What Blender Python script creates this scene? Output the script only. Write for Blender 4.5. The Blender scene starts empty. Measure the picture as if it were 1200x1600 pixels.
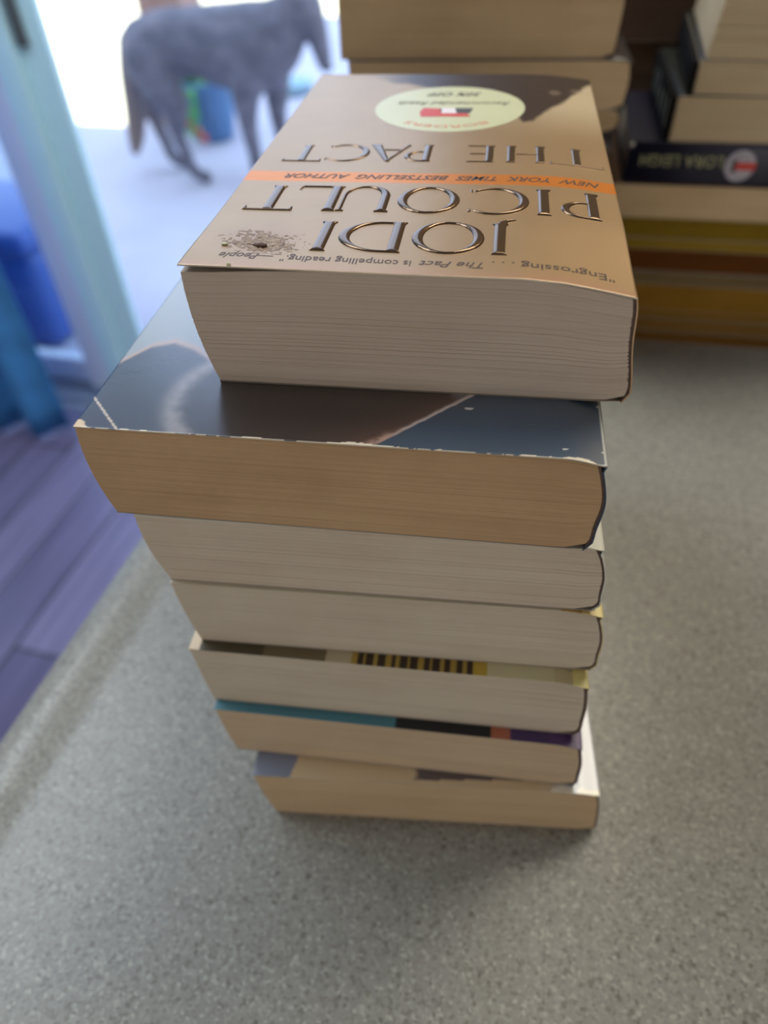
import bpy, bmesh, math, random
import numpy as np
from mathutils import Vector, Matrix, noise as mnoise

random.seed(7)
rng = np.random.default_rng(7)
scene = bpy.context.scene
COL = scene.collection
MM = 0.001

# ------------------------------------------------------------------ camera
F_PX, PITCH, ROLL, CAM_H = 1101.6, 44.804, -2.765, 0.29296
_c, _s = math.cos(math.radians(PITCH)), math.sin(math.radians(PITCH))
_cr, _sr = math.cos(math.radians(ROLL)), math.sin(math.radians(ROLL))
_F = Vector((0, _c, -_s)); _R0 = Vector((1, 0, 0)); _U0 = Vector((0, _s, _c))
_R = _R0 * _cr + _U0 * _sr
_U = -_R0 * _sr + _U0 * _cr
cam_d = bpy.data.cameras.new('camera')
cam = bpy.data.objects.new('camera', cam_d); COL.objects.link(cam)
m = Matrix.Identity(4)
for i in range(3):
    m[i][0], m[i][1], m[i][2] = _R[i], _U[i], -_F[i]
m[2][3] = CAM_H
cam.matrix_world = m
cam_d.sensor_fit = 'VERTICAL'; cam_d.sensor_height = 36.0; cam_d.sensor_width = 27.0
cam_d.lens = 36.0 * F_PX / 1600
cam_d.clip_start = 0.01; cam_d.clip_end = 100
cam_d.dof.use_dof = True
cam_d.dof.focus_distance = 0.178
cam_d.dof.aperture_fstop = 7.6
scene.camera = cam

# ------------------------------------------------------------------ light, sky, exposure
scene.view_settings.view_transform = 'Standard'
scene.view_settings.look = 'None'
scene.view_settings.exposure = 0.06
scene.view_settings.gamma = 1.0
scene.view_settings.use_curve_mapping = False
scene.cycles.use_denoising = True
scene.cycles.max_bounces = 10
scene.cycles.diffuse_bounces = 5

ROOM = math.radians(-17)          # the room is turned against the camera
_e1 = Vector((math.cos(ROOM), math.sin(ROOM), 0)); _e2 = Vector((-math.sin(ROOM), math.cos(ROOM), 0))
def room(a, b, z):                # room coordinates -> world
    return _e1 * a + _e2 * b + Vector((0, 0, z))

world = bpy.data.worlds.new('sky'); scene.world = world; world.use_nodes = True
bg = world.node_tree.nodes['Background']
bg.inputs['Color'].default_value = (0.58, 0.74, 1.06, 1); bg.inputs['Strength'].default_value = 2.3

def lamp(name, kind, loc, direction, energy, color, size=None, size_y=None, angle=None):
    d = bpy.data.lights.new(name, kind); d.energy = energy; d.color = color
    if kind == 'AREA':
        d.shape = 'RECTANGLE'; d.size = size; d.size_y = size_y
    if angle is not None: d.angle = angle
    o = bpy.data.objects.new(name, d); COL.objects.link(o)
    o.location = loc
    o.rotation_euler = Vector(direction).to_track_quat('-Z', 'Y').to_euler()
    return o
# sun from behind the house: the house and an added unseen upper wall shade the patio, the ground beyond is sunlit
lamp('sun', 'SUN', room(0, 0, 6), room(-0.4, 1.0, -1.0), 16.0, (1.0, 0.96, 0.88), angle=0.01)
lamp('fill_light_behind_viewer', 'AREA', room(0.5, -2.45, 0.12), room(-0.15, 1, -0.02), 18.0, (1.0, 0.96, 0.90), 2.6, 1.2)  # added fill for the page faces; the back wall has no window
lamp('fill_light_on_left', 'AREA', room(-3.3, -0.5, 0.35), room(1, 0.45, -0.22), 8.0, (0.76, 0.88, 1.0), 2.4, 1.5)  # added bluish fill for floor and counter; the left wall is solid
lamp('warm_overhead_fill', 'AREA', room(0.45, 1.02, 1.46), (0, 0, -1), 16.0, (1.0, 0.94, 0.80), 1.0, 0.6)  # added warm fill from overhead, no fixture behind it
lamp('cool_overhead_fill', 'AREA', room(-1.10, 0.40, 1.46), (0, 0, -1), 20.0, (0.82, 0.91, 1.0), 1.0, 1.0)  # added cool fill to brighten the door frame, curtain and floor

# ------------------------------------------------------------------ helpers
def lin(r, g, b):
    f = lambda c: (c / 255) / 12.92 if c <= 10 else (((c / 255) + 0.055) / 1.055) ** 2.4
    return (f(r), f(g), f(b))

def tag(o, label=None, cat=None, group=None, kind=None):
    if label: o['label'] = label
    if cat: o['category'] = cat
    if group: o['group'] = group
    if kind: o['kind'] = kind
    return o

def empty(name, loc=(0, 0, 0), rz=0.0):
    o = bpy.data.objects.new(name, None); COL.objects.link(o)
    o.location = loc; o.rotation_euler = (0, 0, rz); o.empty_display_size = 0.02
    return o

def link_mesh(name, me, mat, parent=None):
    if mat is not None:
        me.materials.clear()
        for mm in (mat if isinstance(mat, (list, tuple)) else [mat]): me.materials.append(mm)
    o = bpy.data.objects.new(name, me); COL.objects.link(o)
    if parent: o.parent = parent
    return o

def from_bm(name, bm, mat, parent=None, smooth=False):
    me = bpy.data.meshes.new(name); bm.normal_update(); bm.to_mesh(me); bm.free()
    if smooth: me.polygons.foreach_set('use_smooth', [True] * len(me.polygons))
    return link_mesh(name, me, mat, parent)

def from_data(name, verts, faces, mat, parent=None, smooth=False):
    me = bpy.data.meshes.new(name); me.from_pydata([tuple(v) for v in verts], [], faces); me.update()
    if smooth: me.polygons.foreach_set('use_smooth', [True] * len(me.polygons))
    return link_mesh(name, me, mat, parent)

def add_box(bm, lo, hi, bevel=0.0, seg=2):
    r = bmesh.ops.create_cube(bm, size=1.0)
    for v in r['verts']:
        v.co = Vector([lo[i] + (v.co[i] + .5) * (hi[i] - lo[i]) for i in range(3)])
    if bevel:
        es = list({e for v in r['verts'] for e in v.link_edges})
        bmesh.ops.bevel(bm, geom=es, offset=bevel, segments=seg, profile=.5, affect='EDGES')

def box_obj(name, lo, hi, mat, parent=None, bevel=0.0):
    bm = bmesh.new(); add_box(bm, lo, hi, bevel); return from_bm(name, bm, mat, parent, False)

def lathe_bm(profile, n=32):
    bm = bmesh.new(); rings = []
    for r, z in profile:
        rings.append([bm.verts.new((r * math.cos(2 * math.pi * k / n), r * math.sin(2 * math.pi * k / n), z)) for k in range(n)])
    for a, b in zip(rings, rings[1:]):
        for k in range(n): bm.faces.new((a[k], a[(k + 1) % n], b[(k + 1) % n], b[k]))
    if profile[0][0] > 1e-6: bm.faces.new(rings[0][::-1])
    if profile[-1][0] > 1e-6: bm.faces.new(rings[-1])
    return bm

# ------------------------------------------------------------------ materials
def new_mat(name):
    mt = bpy.data.materials.new(name); mt.use_nodes = True
    nt = mt.node_tree; return mt, nt, nt.nodes['Principled BSDF'], nt.links

def coords(nt, scale):
    tc = nt.nodes.new('ShaderNodeTexCoord'); mp = nt.nodes.new('ShaderNodeMapping')
    mp.inputs['Scale'].default_value = scale
    nt.links.new(tc.outputs['Object'], mp.inputs['Vector']); return mp.outputs['Vector']

def noise(nt, vec, scale, detail=3.0, rough=.55):
    n = nt.nodes.new('ShaderNodeTexNoise'); n.inputs['Scale'].default_value = scale
    n.inputs['Detail'].default_value = detail; n.inputs['Roughness'].default_value = rough
    nt.links.new(vec, n.inputs['Vector']); return n.outputs['Fac']

def ramp(nt, fac, stops):
    r = nt.nodes.new('ShaderNodeValToRGB'); nt.links.new(fac, r.inputs['Fac'])
    e = r.color_ramp.elements
    while len(e) < len(stops): e.new(.5)
    for el, (p, c) in zip(e, stops): el.position = p; el.color = (*c, 1)
    return r.outputs['Color']

def mix(nt, kind, fac, a, b):
    x = nt.nodes.new('ShaderNodeMix'); x.data_type = 'RGBA'; x.blend_type = kind
    if isinstance(fac, (int, float)): x.inputs['Factor'].default_value = fac
    else: nt.links.new(fac, x.inputs['Factor'])
    for sock, v in ((x.inputs['A'], a), (x.inputs['B'], b)):
        if isinstance(v, tuple): sock.default_value = (*v, 1)
        else: nt.links.new(v, sock)
    return x.outputs['Result']

def bump(nt, bsdf, height, strength, dist):
    b = nt.nodes.new('ShaderNodeBump'); b.inputs['Strength'].default_value = strength; b.inputs['Distance'].default_value = dist
    nt.links.new(height, b.inputs['Height']); nt.links.new(b.outputs['Normal'], bsdf.inputs['Normal'])

def plain(name, color, rough=.5, metal=0.0, var=0.12, scale=40.0, spec=.5):
    mt, nt, bs, L = new_mat(name)
    v = coords(nt, (1, 1, 1)); f = noise(nt, v, scale, 4)
    c2 = tuple(min(1, c * (1 + var)) for c in color); c1 = tuple(c * (1 - var) for c in color)
    L.new(ramp(nt, f, [(.3, c1), (.7, c2)]), bs.inputs['Base Color'])
    bs.inputs['Roughness'].default_value = rough; bs.inputs['Metallic'].default_value = metal
    bs.inputs['Specular IOR Level'].default_value = spec
    return mt

def paper(name, color, dark=.82, stain=.10):
    """cut page edges: fine lines running along the pages plus soft age stains"""
    mt, nt, bs, L = new_mat(name)
    v = coords(nt, (12, 12, 4200)); f = noise(nt, v, 1.0, 3, .6)
    v2 = coords(nt, (4, 4, 800)); f2 = noise(nt, v2, 1.0, 2, .5)
    v3 = coords(nt, (22, 22, 40)); f3 = noise(nt, v3, 1.0, 4, .6)
    c = ramp(nt, f, [(.32, tuple(x * dark for x in color)), (.62, color)])
    c = mix(nt, 'MULTIPLY', .5, c, ramp(nt, f2, [(.30, (.88, .86, .84)), (.5, (1, 1, 1)), (.75, (1.0, 1.0, 1.0))]))
    c = mix(nt, 'MULTIPLY', 1.0, c, ramp(nt, f3, [(.25, (1 - stain * 1.6, 1 - stain * 2.0, 1 - stain * 2.3)), (.6, (1, 1, 1))]))
    L.new(c, bs.inputs['Base Color'])
    bs.inputs['Roughness'].default_value = .9; bs.inputs['Specular IOR Level'].default_value = .15
    bump(nt, bs, f, .35, .0004)
    return mt

def cover_mat(name, rough=.35, metal=0.0, spec=.5, coat=0.0, bmp=.06):
    mt, nt, bs, L = new_mat(name)
    a = nt.nodes.new('ShaderNodeAttribute'); a.attribute_name = 'art'
    L.new(a.outputs['Color'], bs.inputs['Base Color'])
    bs.inputs['Roughness'].default_value = rough; bs.inputs['Metallic'].default_value = metal
    bs.inputs['Specular IOR Level'].default_value = spec
    bs.inputs['Coat Weight'].default_value = coat; bs.inputs['Coat Roughness'].default_value = .2
    v = coords(nt, (1, 1, 1)); f = noise(nt, v, 120, 4)
    bump(nt, bs, f, bmp, .002)
    return mt

def counter_mat():
    mt, nt, bs, L = new_mat('speckled_laminate')
    v = coords(nt, (1, 1, 1))
    vo = nt.nodes.new('ShaderNodeTexVoronoi'); vo.inputs['Scale'].default_value = 850; L.new(v, vo.inputs['Vector'])
    sp = nt.nodes.new('ShaderNodeSeparateColor'); L.new(vo.outputs['Color'], sp.inputs['Color'])
    c = ramp(nt, sp.outputs['Red'], [(0, (.195, .19, .17)), (.2, (.265, .26, .233)), (.7, (.302, .296, .266)), (.9, (.345, .34, .306)), (1, (.43, .424, .38))])
    vo2 = nt.nodes.new('ShaderNodeTexVoronoi'); vo2.inputs['Scale'].default_value = 620; L.new(v, vo2.inputs['Vector'])
    sp2 = nt.nodes.new('ShaderNodeSeparateColor'); L.new(vo2.outputs['Color'], sp2.inputs['Color'])
    d = ramp(nt, sp2.outputs['Green'], [(0, (.66, .65, .62)), (.03, (.72, .70, .68)), (.06, (1, 1, 1)), (1, (1, 1, 1))])
    c = mix(nt, 'MULTIPLY', 1.0, c, d)
    f = noise(nt, v, 7, 3)
    c = mix(nt, 'MULTIPLY', 1.0, c, ramp(nt, f, [(.3, (.93, .93, .93)), (.7, (1.05, 1.05, 1.04))]))
    L.new(c, bs.inputs['Base Color'])
    bs.inputs['Roughness'].default_value = .34; bs.inputs['Specular IOR Level'].default_value = .45
    bump(nt, bs, noise(nt, v, 500, 3), .08, .001)
    return mt

def floor_mat():
    mt, nt, bs, L = new_mat('wood_plank_floor')
    tc = nt.nodes.new('ShaderNodeTexCoord'); mp = nt.nodes.new('ShaderNodeMapping')
    mp.inputs['Rotation'].default_value = (0, 0, math.radians(90)); L.new(tc.outputs['Object'], mp.inputs['Vector'])
    br = nt.nodes.new('ShaderNodeTexBrick'); L.new(mp.outputs['Vector'], br.inputs['Vector'])
    br.inputs['Scale'].default_value = 1.0; br.inputs['Brick Width'].default_value = 1.2; br.inputs['Row Height'].default_value = .125
    br.inputs['Mortar Size'].default_value = .003
    br.inputs['Color1'].default_value = (*lin(128, 124, 158), 1); br.inputs['Color2'].default_value = (*lin(98, 94, 128), 1)
    br.inputs['Mortar'].default_value = (.03, .025, .025, 1)
    v = coords(nt, (22, 1.2, 1)); f = noise(nt, v, 2.0, 5)
    c = mix(nt, 'MULTIPLY', 1.0, br.outputs['Color'], ramp(nt, f, [(.3, (.62, .62, .65)), (.7, (1.15, 1.12, 1.12))]))
    L.new(c, bs.inputs['Base Color']); bs.inputs['Roughness'].default_value = .33
    return mt

def glass_mat():
    mt = bpy.data.materials.new('window_glass'); mt.use_nodes = True
    nt = mt.node_tree; nt.nodes.clear()
    out = nt.nodes.new('ShaderNodeOutputMaterial'); tr = nt.nodes.new('ShaderNodeBsdfTransparent'); gl = nt.nodes.new('ShaderNodeBsdfGlossy')
    gl.inputs['Roughness'].default_value = .02; tr.inputs['Color'].default_value = (.82, .90, .95, 1)
    lw = nt.nodes.new('ShaderNodeLayerWeight'); lw.inputs['Blend'].default_value = .5
    pw = nt.nodes.new('ShaderNodeMath'); pw.operation = 'POWER'; pw.inputs[1].default_value = 5.0; nt.links.new(lw.outputs['Facing'], pw.inputs[0])
    fr = nt.nodes.new('ShaderNodeMath'); fr.operation = 'MULTIPLY_ADD'; fr.inputs[1].default_value = .6; fr.inputs[2].default_value = .03; nt.links.new(pw.outputs[0], fr.inputs[0])
    mx = nt.nodes.new('ShaderNodeMixShader')
    nt.links.new(fr.outputs[0], mx.inputs[0]); nt.links.new(tr.outputs[0], mx.inputs[1]); nt.links.new(gl.outputs[0], mx.inputs[2])
    nt.links.new(mx.outputs[0], out.inputs[0]); return mt

M = {}
M['counter'] = counter_mat()
M['floor'] = floor_mat()
M['glass'] = glass_mat()
M['wall'] = plain('painted_wall', lin(196, 184, 165), .9, var=.03)
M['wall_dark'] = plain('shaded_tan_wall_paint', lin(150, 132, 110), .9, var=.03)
M['ceiling'] = plain('ceiling_paint', lin(225, 220, 210), .95, var=.02)
M['cabinet'] = plain('cabinet_wood', lin(120, 82, 52), .5, var=.2, scale=12)
M['frame'] = plain('pale_blue_door_frame', lin(196, 238, 252), .35, var=.03)
M['frame_gray'] = plain('grey_door_frame', lin(226, 232, 242), .4, var=.03)
M['track'] = plain('aluminium_track', lin(170, 176, 185), .35, .6, var=.05)
M['handle'] = plain('grey_handle', lin(92, 98, 102), .4, .3, var=.05)
M['concrete'] = plain('patio_concrete', lin(196, 196, 206), .85, var=.06, scale=3)
M['lawn'] = plain('dry_sunlit_ground', lin(205, 205, 180), .95, var=.08, scale=4)
M['stucco'] = plain('stucco', lin(200, 195, 185), .95, var=.05)
M['curtain'] = plain('blue_curtain_cloth', lin(62, 132, 192), .75, var=.15, scale=15)
M['bluebin'] = plain('blue_plastic', lin(72, 100, 172), .3, var=.06)
M['glue'] = plain('spine_glue', lin(92, 72, 62), .8, var=.25, scale=900)
M['bright_glue'] = plain('bright_spine_glue', lin(120, 100, 84), .8, var=.25, scale=900)

# ------------------------------------------------------------------ the setting (room frame)
def struct(o): o['kind'] = 'structure'; return o
def rbox(name, lo, hi, mat, bevel=0.0):
    o = box_obj(name, lo, hi, mat, None, bevel); o.rotation_euler = (0, 0, ROOM); return struct(o)
FZ, PZ, CZ = -0.91, -0.95, 1.50
X0, X1, Y0, Y1 = -3.4, 2.2, -2.6, 1.40        # room extents in the room frame
rbox('floor', (X0, Y0, FZ - .06), (X1, Y1, FZ), M['floor'])
rbox('ceiling', (X0, Y0, CZ), (X1, Y1 + .15, CZ + .05), M['ceiling'])
rbox('wall_back', (X0, Y0 - .1, FZ), (X1, Y0, CZ), M['wall'])
rbox('wall_left', (X0 - .1, Y0, FZ), (X0, Y1, CZ), M['wall'])
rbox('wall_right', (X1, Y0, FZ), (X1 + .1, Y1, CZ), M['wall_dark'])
DX0, DX1, DTOP = -2.75, -0.30, 1.42            # door opening
bm = bmesh.new()
add_box(bm, (X0 - .1, Y1, PZ - .1), (DX0, Y1 + .14, CZ)); add_box(bm, (DX1, Y1, PZ - .1), (X1 + .1, Y1 + .14, CZ)); add_box(bm, (DX0, Y1, DTOP), (DX1, Y1 + .14, CZ))
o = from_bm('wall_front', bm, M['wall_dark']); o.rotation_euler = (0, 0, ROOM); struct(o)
rbox('baseboard_left', (X0, Y0, FZ), (X0 + .015, Y1, FZ + .09), M['ceiling'])
bm = bmesh.new()
add_box(bm, (DX0, 1.365, FZ - .05), (DX1, 1.56, FZ + .004), .002)
for q in (1.40, 1.45, 1.50): add_box(bm, (DX0, q - .008, FZ), (DX1, q + .008, FZ + .022), .003)
o = from_bm('trim_1', bm, M['track']); o.rotation_euler = (0, 0, ROOM); struct(o)

# sliding glass door: leading stile with handle slot, the grey stile of the fixed pane, glass and bottom rail
door = empty('door_1', (0, 0, 0), ROOM); struct(door)
bm = bmesh.new()
add_box(bm, (-1.222, 1.405, FZ + .02), (-1.160, 1.445, DTOP), .010, 3)
add_box(bm, (-1.165, 1.425, FZ + .02), (-1.092, 1.445, DTOP), .006, 3)
o = from_bm('leading_stile', bm, M['frame'], door)
bm = bmesh.new()
add_box(bm, (-1.322, 1.446, FZ + .02), (-1.205, 1.505, DTOP), .008, 3)
add_box(bm, (DX0, 1.468, FZ + .02), (-1.31, 1.505, FZ + .10), .006, 2)
add_box(bm, (DX0, 1.468, FZ + .10), (DX0 + .08, 1.505, DTOP), .006, 2)
add_box(bm, (DX0, 1.468, DTOP - .08), (-1.31, 1.505, DTOP), .006, 2)
from_bm('fixed_pane_frame', bm, M['frame_gray'], door)
box_obj('glass_pane', (DX0 + .07, 1.484, FZ + .09), (-1.315, 1.489, DTOP - .07), M['glass'], door)
bm = bmesh.new()
add_box(bm, (-1.156, 1.412, -.02), (-1.132, 1.428, .22), .007, 3)
o = from_bm('handle', bm, M['handle'], door)

# ------------------------------------------------------------------ outdoors
patio = rbox('patio_floor', (-3.6, 1.545, PZ - .12), (3.0, 3.93, PZ), M['concrete'])
rbox('patio_extension', (-2.62, 3.935, PZ - .12), (3.0, 7.0, PZ), M['concrete'])
rbox('lawn', (-14, 1.6, PZ - .25), (14, 24, PZ - .13), M['lawn'])
rbox('wall_shadow_caster', (-1.5, 1.40, 1.56), (6.0, 1.54, 4.5), M['stucco'])  # unseen wall added to throw the house shadow across the patio
rbox('house_wall_trim', (-6.5, 1.40, PZ - .1), (X0 - .1, 1.55, 1.55), M['stucco'])

# ------------------------------------------------------------------ kitchen counter
def countertop():
    prof = []                                  # cross-section across the left edge, x then z
    x0, x1, th = -0.2235, 0.70, 0.040
    for k in range(9):                          # rounded nose, slightly raised lip
        a = math.pi / 2 * k / 8
        prof.append((x0 + .018 - .018 * math.cos(a), -.0142 + .018 * math.sin(a)))
    for k in range(1, 9):
        t = k / 8; prof.append((x0 + .018 + .022 * t, .0038 * (1 - (3 * t * t - 2 * t ** 3))))
    prof += [(x1, 0), (x1, -th), (x0 + .004, -th), (x0, -th + .004)]
    n = len(prof); verts = []; ys = np.linspace(-0.95, 0.93, 24)
    for y in ys: verts += [(px, y, pz) for px, pz in prof]
    faces = []
    for j in range(len(ys) - 1):
        for i in range(n):
            a, b = j * n + i, j * n + (i + 1) % n
            faces.append((a, b, b + n, a + n))
    faces.append(tuple(range(n))[::-1]); faces.append(tuple((len(ys) - 1) * n + i for i in range(n)))
    o = from_data('countertop', verts, faces, M['counter'])
    bm = bmesh.new(); bm.from_mesh(o.data); bmesh.ops.recalc_face_normals(bm, faces=bm.faces); bm.to_mesh(o.data); bm.free()
    for p in o.data.polygons: p.use_smooth = abs(p.normal.y) < .5
    o.rotation_euler = (0, 0, ROOM)
    tag(o, 'grey speckled laminate kitchen countertop with a rounded edge under all the books', 'countertop')
countertop()
cab = empty('kitchen_cabinet', room(0.24, 0, FZ), ROOM)
tag(cab, 'wooden base cabinet beneath the grey speckled countertop', 'cabinet')
box_obj('body', (-.42, -.92, .08), (.42, .90, .87), M['cabinet'], cab, .003)
box_obj('toe_kick', (-.37, -.88, 0), (.37, .86, .08), M['handle'], cab)

# ------------------------------------------------------------------ paperbacks
def ss(e0, e1, x):
    t = np.clip((x - e0) / (e1 - e0), 0, 1); return t * t * (3 - 2 * t)

def grid_sheet(name, us, vs, posf, thick, artf, mat, parent):
    """a thin bent sheet with thickness; its printed picture is a colour per point of the sheet"""
    U, V = np.meshgrid(us, vs, indexing='ij'); nu, nv = U.shape
    P = posf(U, V).reshape(-1, 3)
    cu = us[np.linspace(0, nu - 1, min(nu, 28)).astype(int)]; cv = vs[np.linspace(0, nv - 1, min(nv, 28)).astype(int)]
    U2, V2 = np.meshgrid(cu, cv, indexing='ij'); Q = posf(U2, V2).reshape(-1, 3) - np.array([0, 0, thick])
    idx = np.arange(nu * nv).reshape(nu, nv)
    f1 = np.stack([idx[:-1, :-1], idx[1:, :-1], idx[1:, 1:], idx[:-1, 1:]], -1).reshape(-1, 4)
    id2 = np.arange(len(Q)).reshape(U2.shape) + len(P)
    f2 = np.stack([id2[:-1, :-1], id2[:-1, 1:], id2[1:, 1:], id2[1:, :-1]], -1).reshape(-1, 4)
    loop = np.concatenate([idx[:, 0], idx[-1, 1:], idx[-2::-1, -1], idx[0, -2:0:-1]])
    W = P[loop] - np.array([0, 0, thick]); base = len(P) + len(Q); n = len(loop); k = np.arange(n)
    f3 = np.stack([loop[k], base + k, base + (k + 1) % n, loop[(k + 1) % n]], -1)
    verts = np.concatenate([P, Q, W]) * MM
    faces = np.concatenate([f1, f2, f3])
    me = bpy.data.meshes.new(name)
    me.from_pydata(verts.tolist(), [], faces.tolist()); me.update()
    art = artf(U.ravel(), V.ravel())
    art2 = np.tile(np.array(lin(205, 195, 178)), (len(Q), 1))
    artw = np.tile(np.array(lin(200, 188, 170)), (n, 1))
    colr = np.concatenate([art, art2, artw]); colr = np.concatenate([colr, np.ones((len(colr), 1))], 1)
    at = me.color_attributes.new('art', 'FLOAT_COLOR', 'POINT'); at.data.foreach_set('color', colr.astype(np.float32).ravel())
    sm = np.ones(len(faces), bool); sm[len(f1) + len(f2):] = False
    me.polygons.foreach_set('use_smooth', sm)
    return link_mesh(name, me, mat, parent)

def solid_art(c):
    c = np.array(c); return lambda u, v: np.tile(c, (len(u), 1))

def bent_strip(name, pts_x, pts_z, L, thick, mat, parent, y0=0.0, ztop=None):
    """a strip running the length of the spine, its cross-section a polyline with thickness to the right"""
    n = len(pts_x); ys = np.concatenate([np.linspace(y0, 40, 9), np.linspace(48, L, 8)]); V = []
    for y in ys:
        zs = pts_z if ztop is None else pts_z[0] + (np.asarray(pts_z) - pts_z[0]) * (ztop(y) - pts_z[0]) / (pts_z[-1] - pts_z[0])
        for i in range(n): V.append((pts_x[i] * MM, y * MM, zs[i] * MM))
        for i in range(n): V.append(((pts_x[i] + thick) * MM, y * MM, zs[i] * MM))
    Fc = []; w = 2 * n
    for j in range(len(ys) - 1):
        a = j * w
        for i in range(n - 1):
            Fc.append((a + i, a + i + 1, a + w + i + 1, a + w + i))
            Fc.append((a + n + i, a + w + n + i, a + w + n + i + 1, a + n + i + 1))
        Fc.append((a, a + w, a + w + n, a + n)); Fc.append((a + n - 1, a + 2 * n - 1, a + w + 2 * n - 1, a + w + n - 1))
    for i in range(n - 1):
        Fc.append((i, n + i, n + i + 1, i + 1)); e = (len(ys) - 1) * w
        Fc.append((e + i, e + i + 1, e + n + i + 1, e + n + i))
    return from_data(name, V, Fc, mat, parent)

def paperback(name, loc, rz, w, L, t, shear, page_mat, cover_m, artf, spine_m, layers=80, top=None, gap=None, bow=0.0,
              spine_wave=0.4, corner=2.2, drop=1.4, ugrid=None, vgrid=None, jitter=.10, seed=0, bottom_round=2.0, glue=M['glue'], overhang=.15):
    r = np.random.default_rng(seed)
    root = empty(name, loc, rz)
    ct = .35                                                       # cover thickness
    if top is None:
        top = lambda u, v: -drop * ss(w - 11, w + .5, u) ** 1.3
    if gap is None:
        gap = lambda u, v: 0 * u
    def xl(s): return -shear * t * s + bow * (4 * s * (1 - s))
    def xr(s):
        base = w - 1.1 - shear * t * s
        base = base - corner * (np.maximum(0, (s - .80) / .20) ** 2 * .25 + np.maximum(0, (.14 - s) / .14) ** 2 * .5)
        return base - spine_wave * np.sin(2 * np.pi * (s * 1.15 + .1))
    # page block: one ring per leaf bundle, each a hair forward or back of its neighbours
    nf = 26; uu = np.linspace(0, 1, nf); V = []; rings = 0
    ns = layers
    edges = np.sort(np.concatenate([[0, 1], r.uniform(0, 1, ns - 1)])) * .5 + np.linspace(0, 1, ns + 1) * .5
    for k in range(ns):
        jx, jy = r.normal(0, jitter), abs(r.normal(0, jitter))
        if r.random() < .05: jy += jitter * 3.5
        for s in (edges[k], edges[k + 1]):
            a, b = xl(s) + jx, xr(s)
            for side in (0, 1):
                q = uu if side == 0 else uu[::-1]
                for f in q:
                    x = a + (b - a) * f; un = f * w
                    v = 0.0 if side == 0 else L - .6
                    y = (jy + .40) if side == 0 else v
                    zb = ct + bottom_round * np.maximum(0, (un - (w - 9)) / 9) ** 3
                    zt = t - ct - .05 + top(np.array(un), np.array(v)) - gap(np.array(un), np.array(v))
                    V.append((x * MM, y * MM, (zb + (zt - zb) * s) * MM))
            rings += 1
    n = 2 * nf; Fc = []
    for j in range(rings - 1):
        for i in range(n):
            a, b = j * n + i, j * n + (i + 1) % n
            Fc.append((a, b, b + n, a + n))
    for base, flip in ((0, True), ((rings - 1) * n, False)):
        for i in range(nf - 1):
            q = (base + i, base + i + 1, base + n - 2 - i, base + n - 1 - i)
            Fc.append(q[::-1] if flip else q)
    from_data('page_block', V, Fc, page_mat, root)
    # cover: front sheet, spine, back sheet
    xs_top = -shear * t
    pos = lambda U, Vv: np.stack([U + xs_top, Vv, t + top(U, Vv)], -1)
    us = np.linspace(-overhang, w - .2, 120) if ugrid is None else ugrid
    vs = (np.linspace(0, 1, 60) ** 2.2) * L if vgrid is None else vgrid
    grid_sheet('front_cover', us, vs, pos, ct, artf, cover_m, root)
    S = np.linspace(0, 1, 15)
    ztop = t - .1 + float(top(np.array(w), np.array(30.0)))
    zz = bottom_round * .55 + (ztop - bottom_round * .55) * S
    bent_strip('binding_glue', [float(xr(s)) - .15 for s in S], zz, L - 1.0, .85, glue, root, .45, lambda yy: t - .45 + float(top(np.array(w - .3), np.array(yy))))
    sx = [float(xr(s)) + .70 for s in S]; sx[-1] = w - .55 + xs_top; zz2 = zz.copy(); zz2[0] = 0.05
    sx[0] -= 1.2
    bent_strip('spine_cover', sx, zz2, L, .38, spine_m, root, .1, lambda yy: t - .1 + float(top(np.array(w), np.array(yy))))
    posb = lambda U, Vv: np.stack([U, Vv + .3, ct + 0 * U + bottom_round * .3 * np.maximum(0, (U - (w - 8)) / 8) ** 2], -1)
    grid_sheet('back_cover', np.linspace(-overhang * .6, w - 2.2, 24), np.linspace(0, L, 10), posb, ct * .95, solid_art(lin(120, 110, 100)), cover_m, root)
    return root, pos

# --- the seven books of the near stack: left-front corner x, y, yaw, width, thickness, shear, bottom z (mm)
STACK = [
    (-42.287, 160.568, -.1740, 106.49, 29.643, .124, 185.702),
    (-75.280, 143.539, -.1760, 131.47, 30.769, .060, 154.933),
    (-66.532, 141.700, -.1560, 129.57, 27.979, .139, 126.954),
    (-63.544, 140.300, -.1500, 130.55, 30.205, .110, 96.749),
    (-65.342, 136.900, -.1610, 131.11, 32.367, .064, 64.382),
    (-62.031, 132.677, -.1650, 130.70, 30.437, .092, 33.944),
    (-50.497, 121.361, -.1060, 130.40, 33.944, .125, 0.0)]
P_top = paper('warm_grey_page_edges', lin(208, 192, 176), .91, .05)
P_tan = paper('yellowed_page_edges', lin(202, 170, 132), .92, .10)
P_cream = paper('cream_page_edges', lin(218, 204, 185), .92, .07)
P_pale = paper('pale_page_edges', lin(218, 206, 186), .92, .07)
P_buff = paper('buff_page_edges', lin(214, 192, 162), .93, .06)
P_buff2 = paper('tan_page_edges', lin(218, 192, 156), .93, .06)

def fbm(u, v, f, seed=0.0, octv=3):
    out = np.empty(len(u))
    for i in range(len(u)): out[i] = mnoise.fractal(Vector((u[i] * f, v[i] * f, seed)), 1.0, 2.0, octv)
    return out

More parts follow.
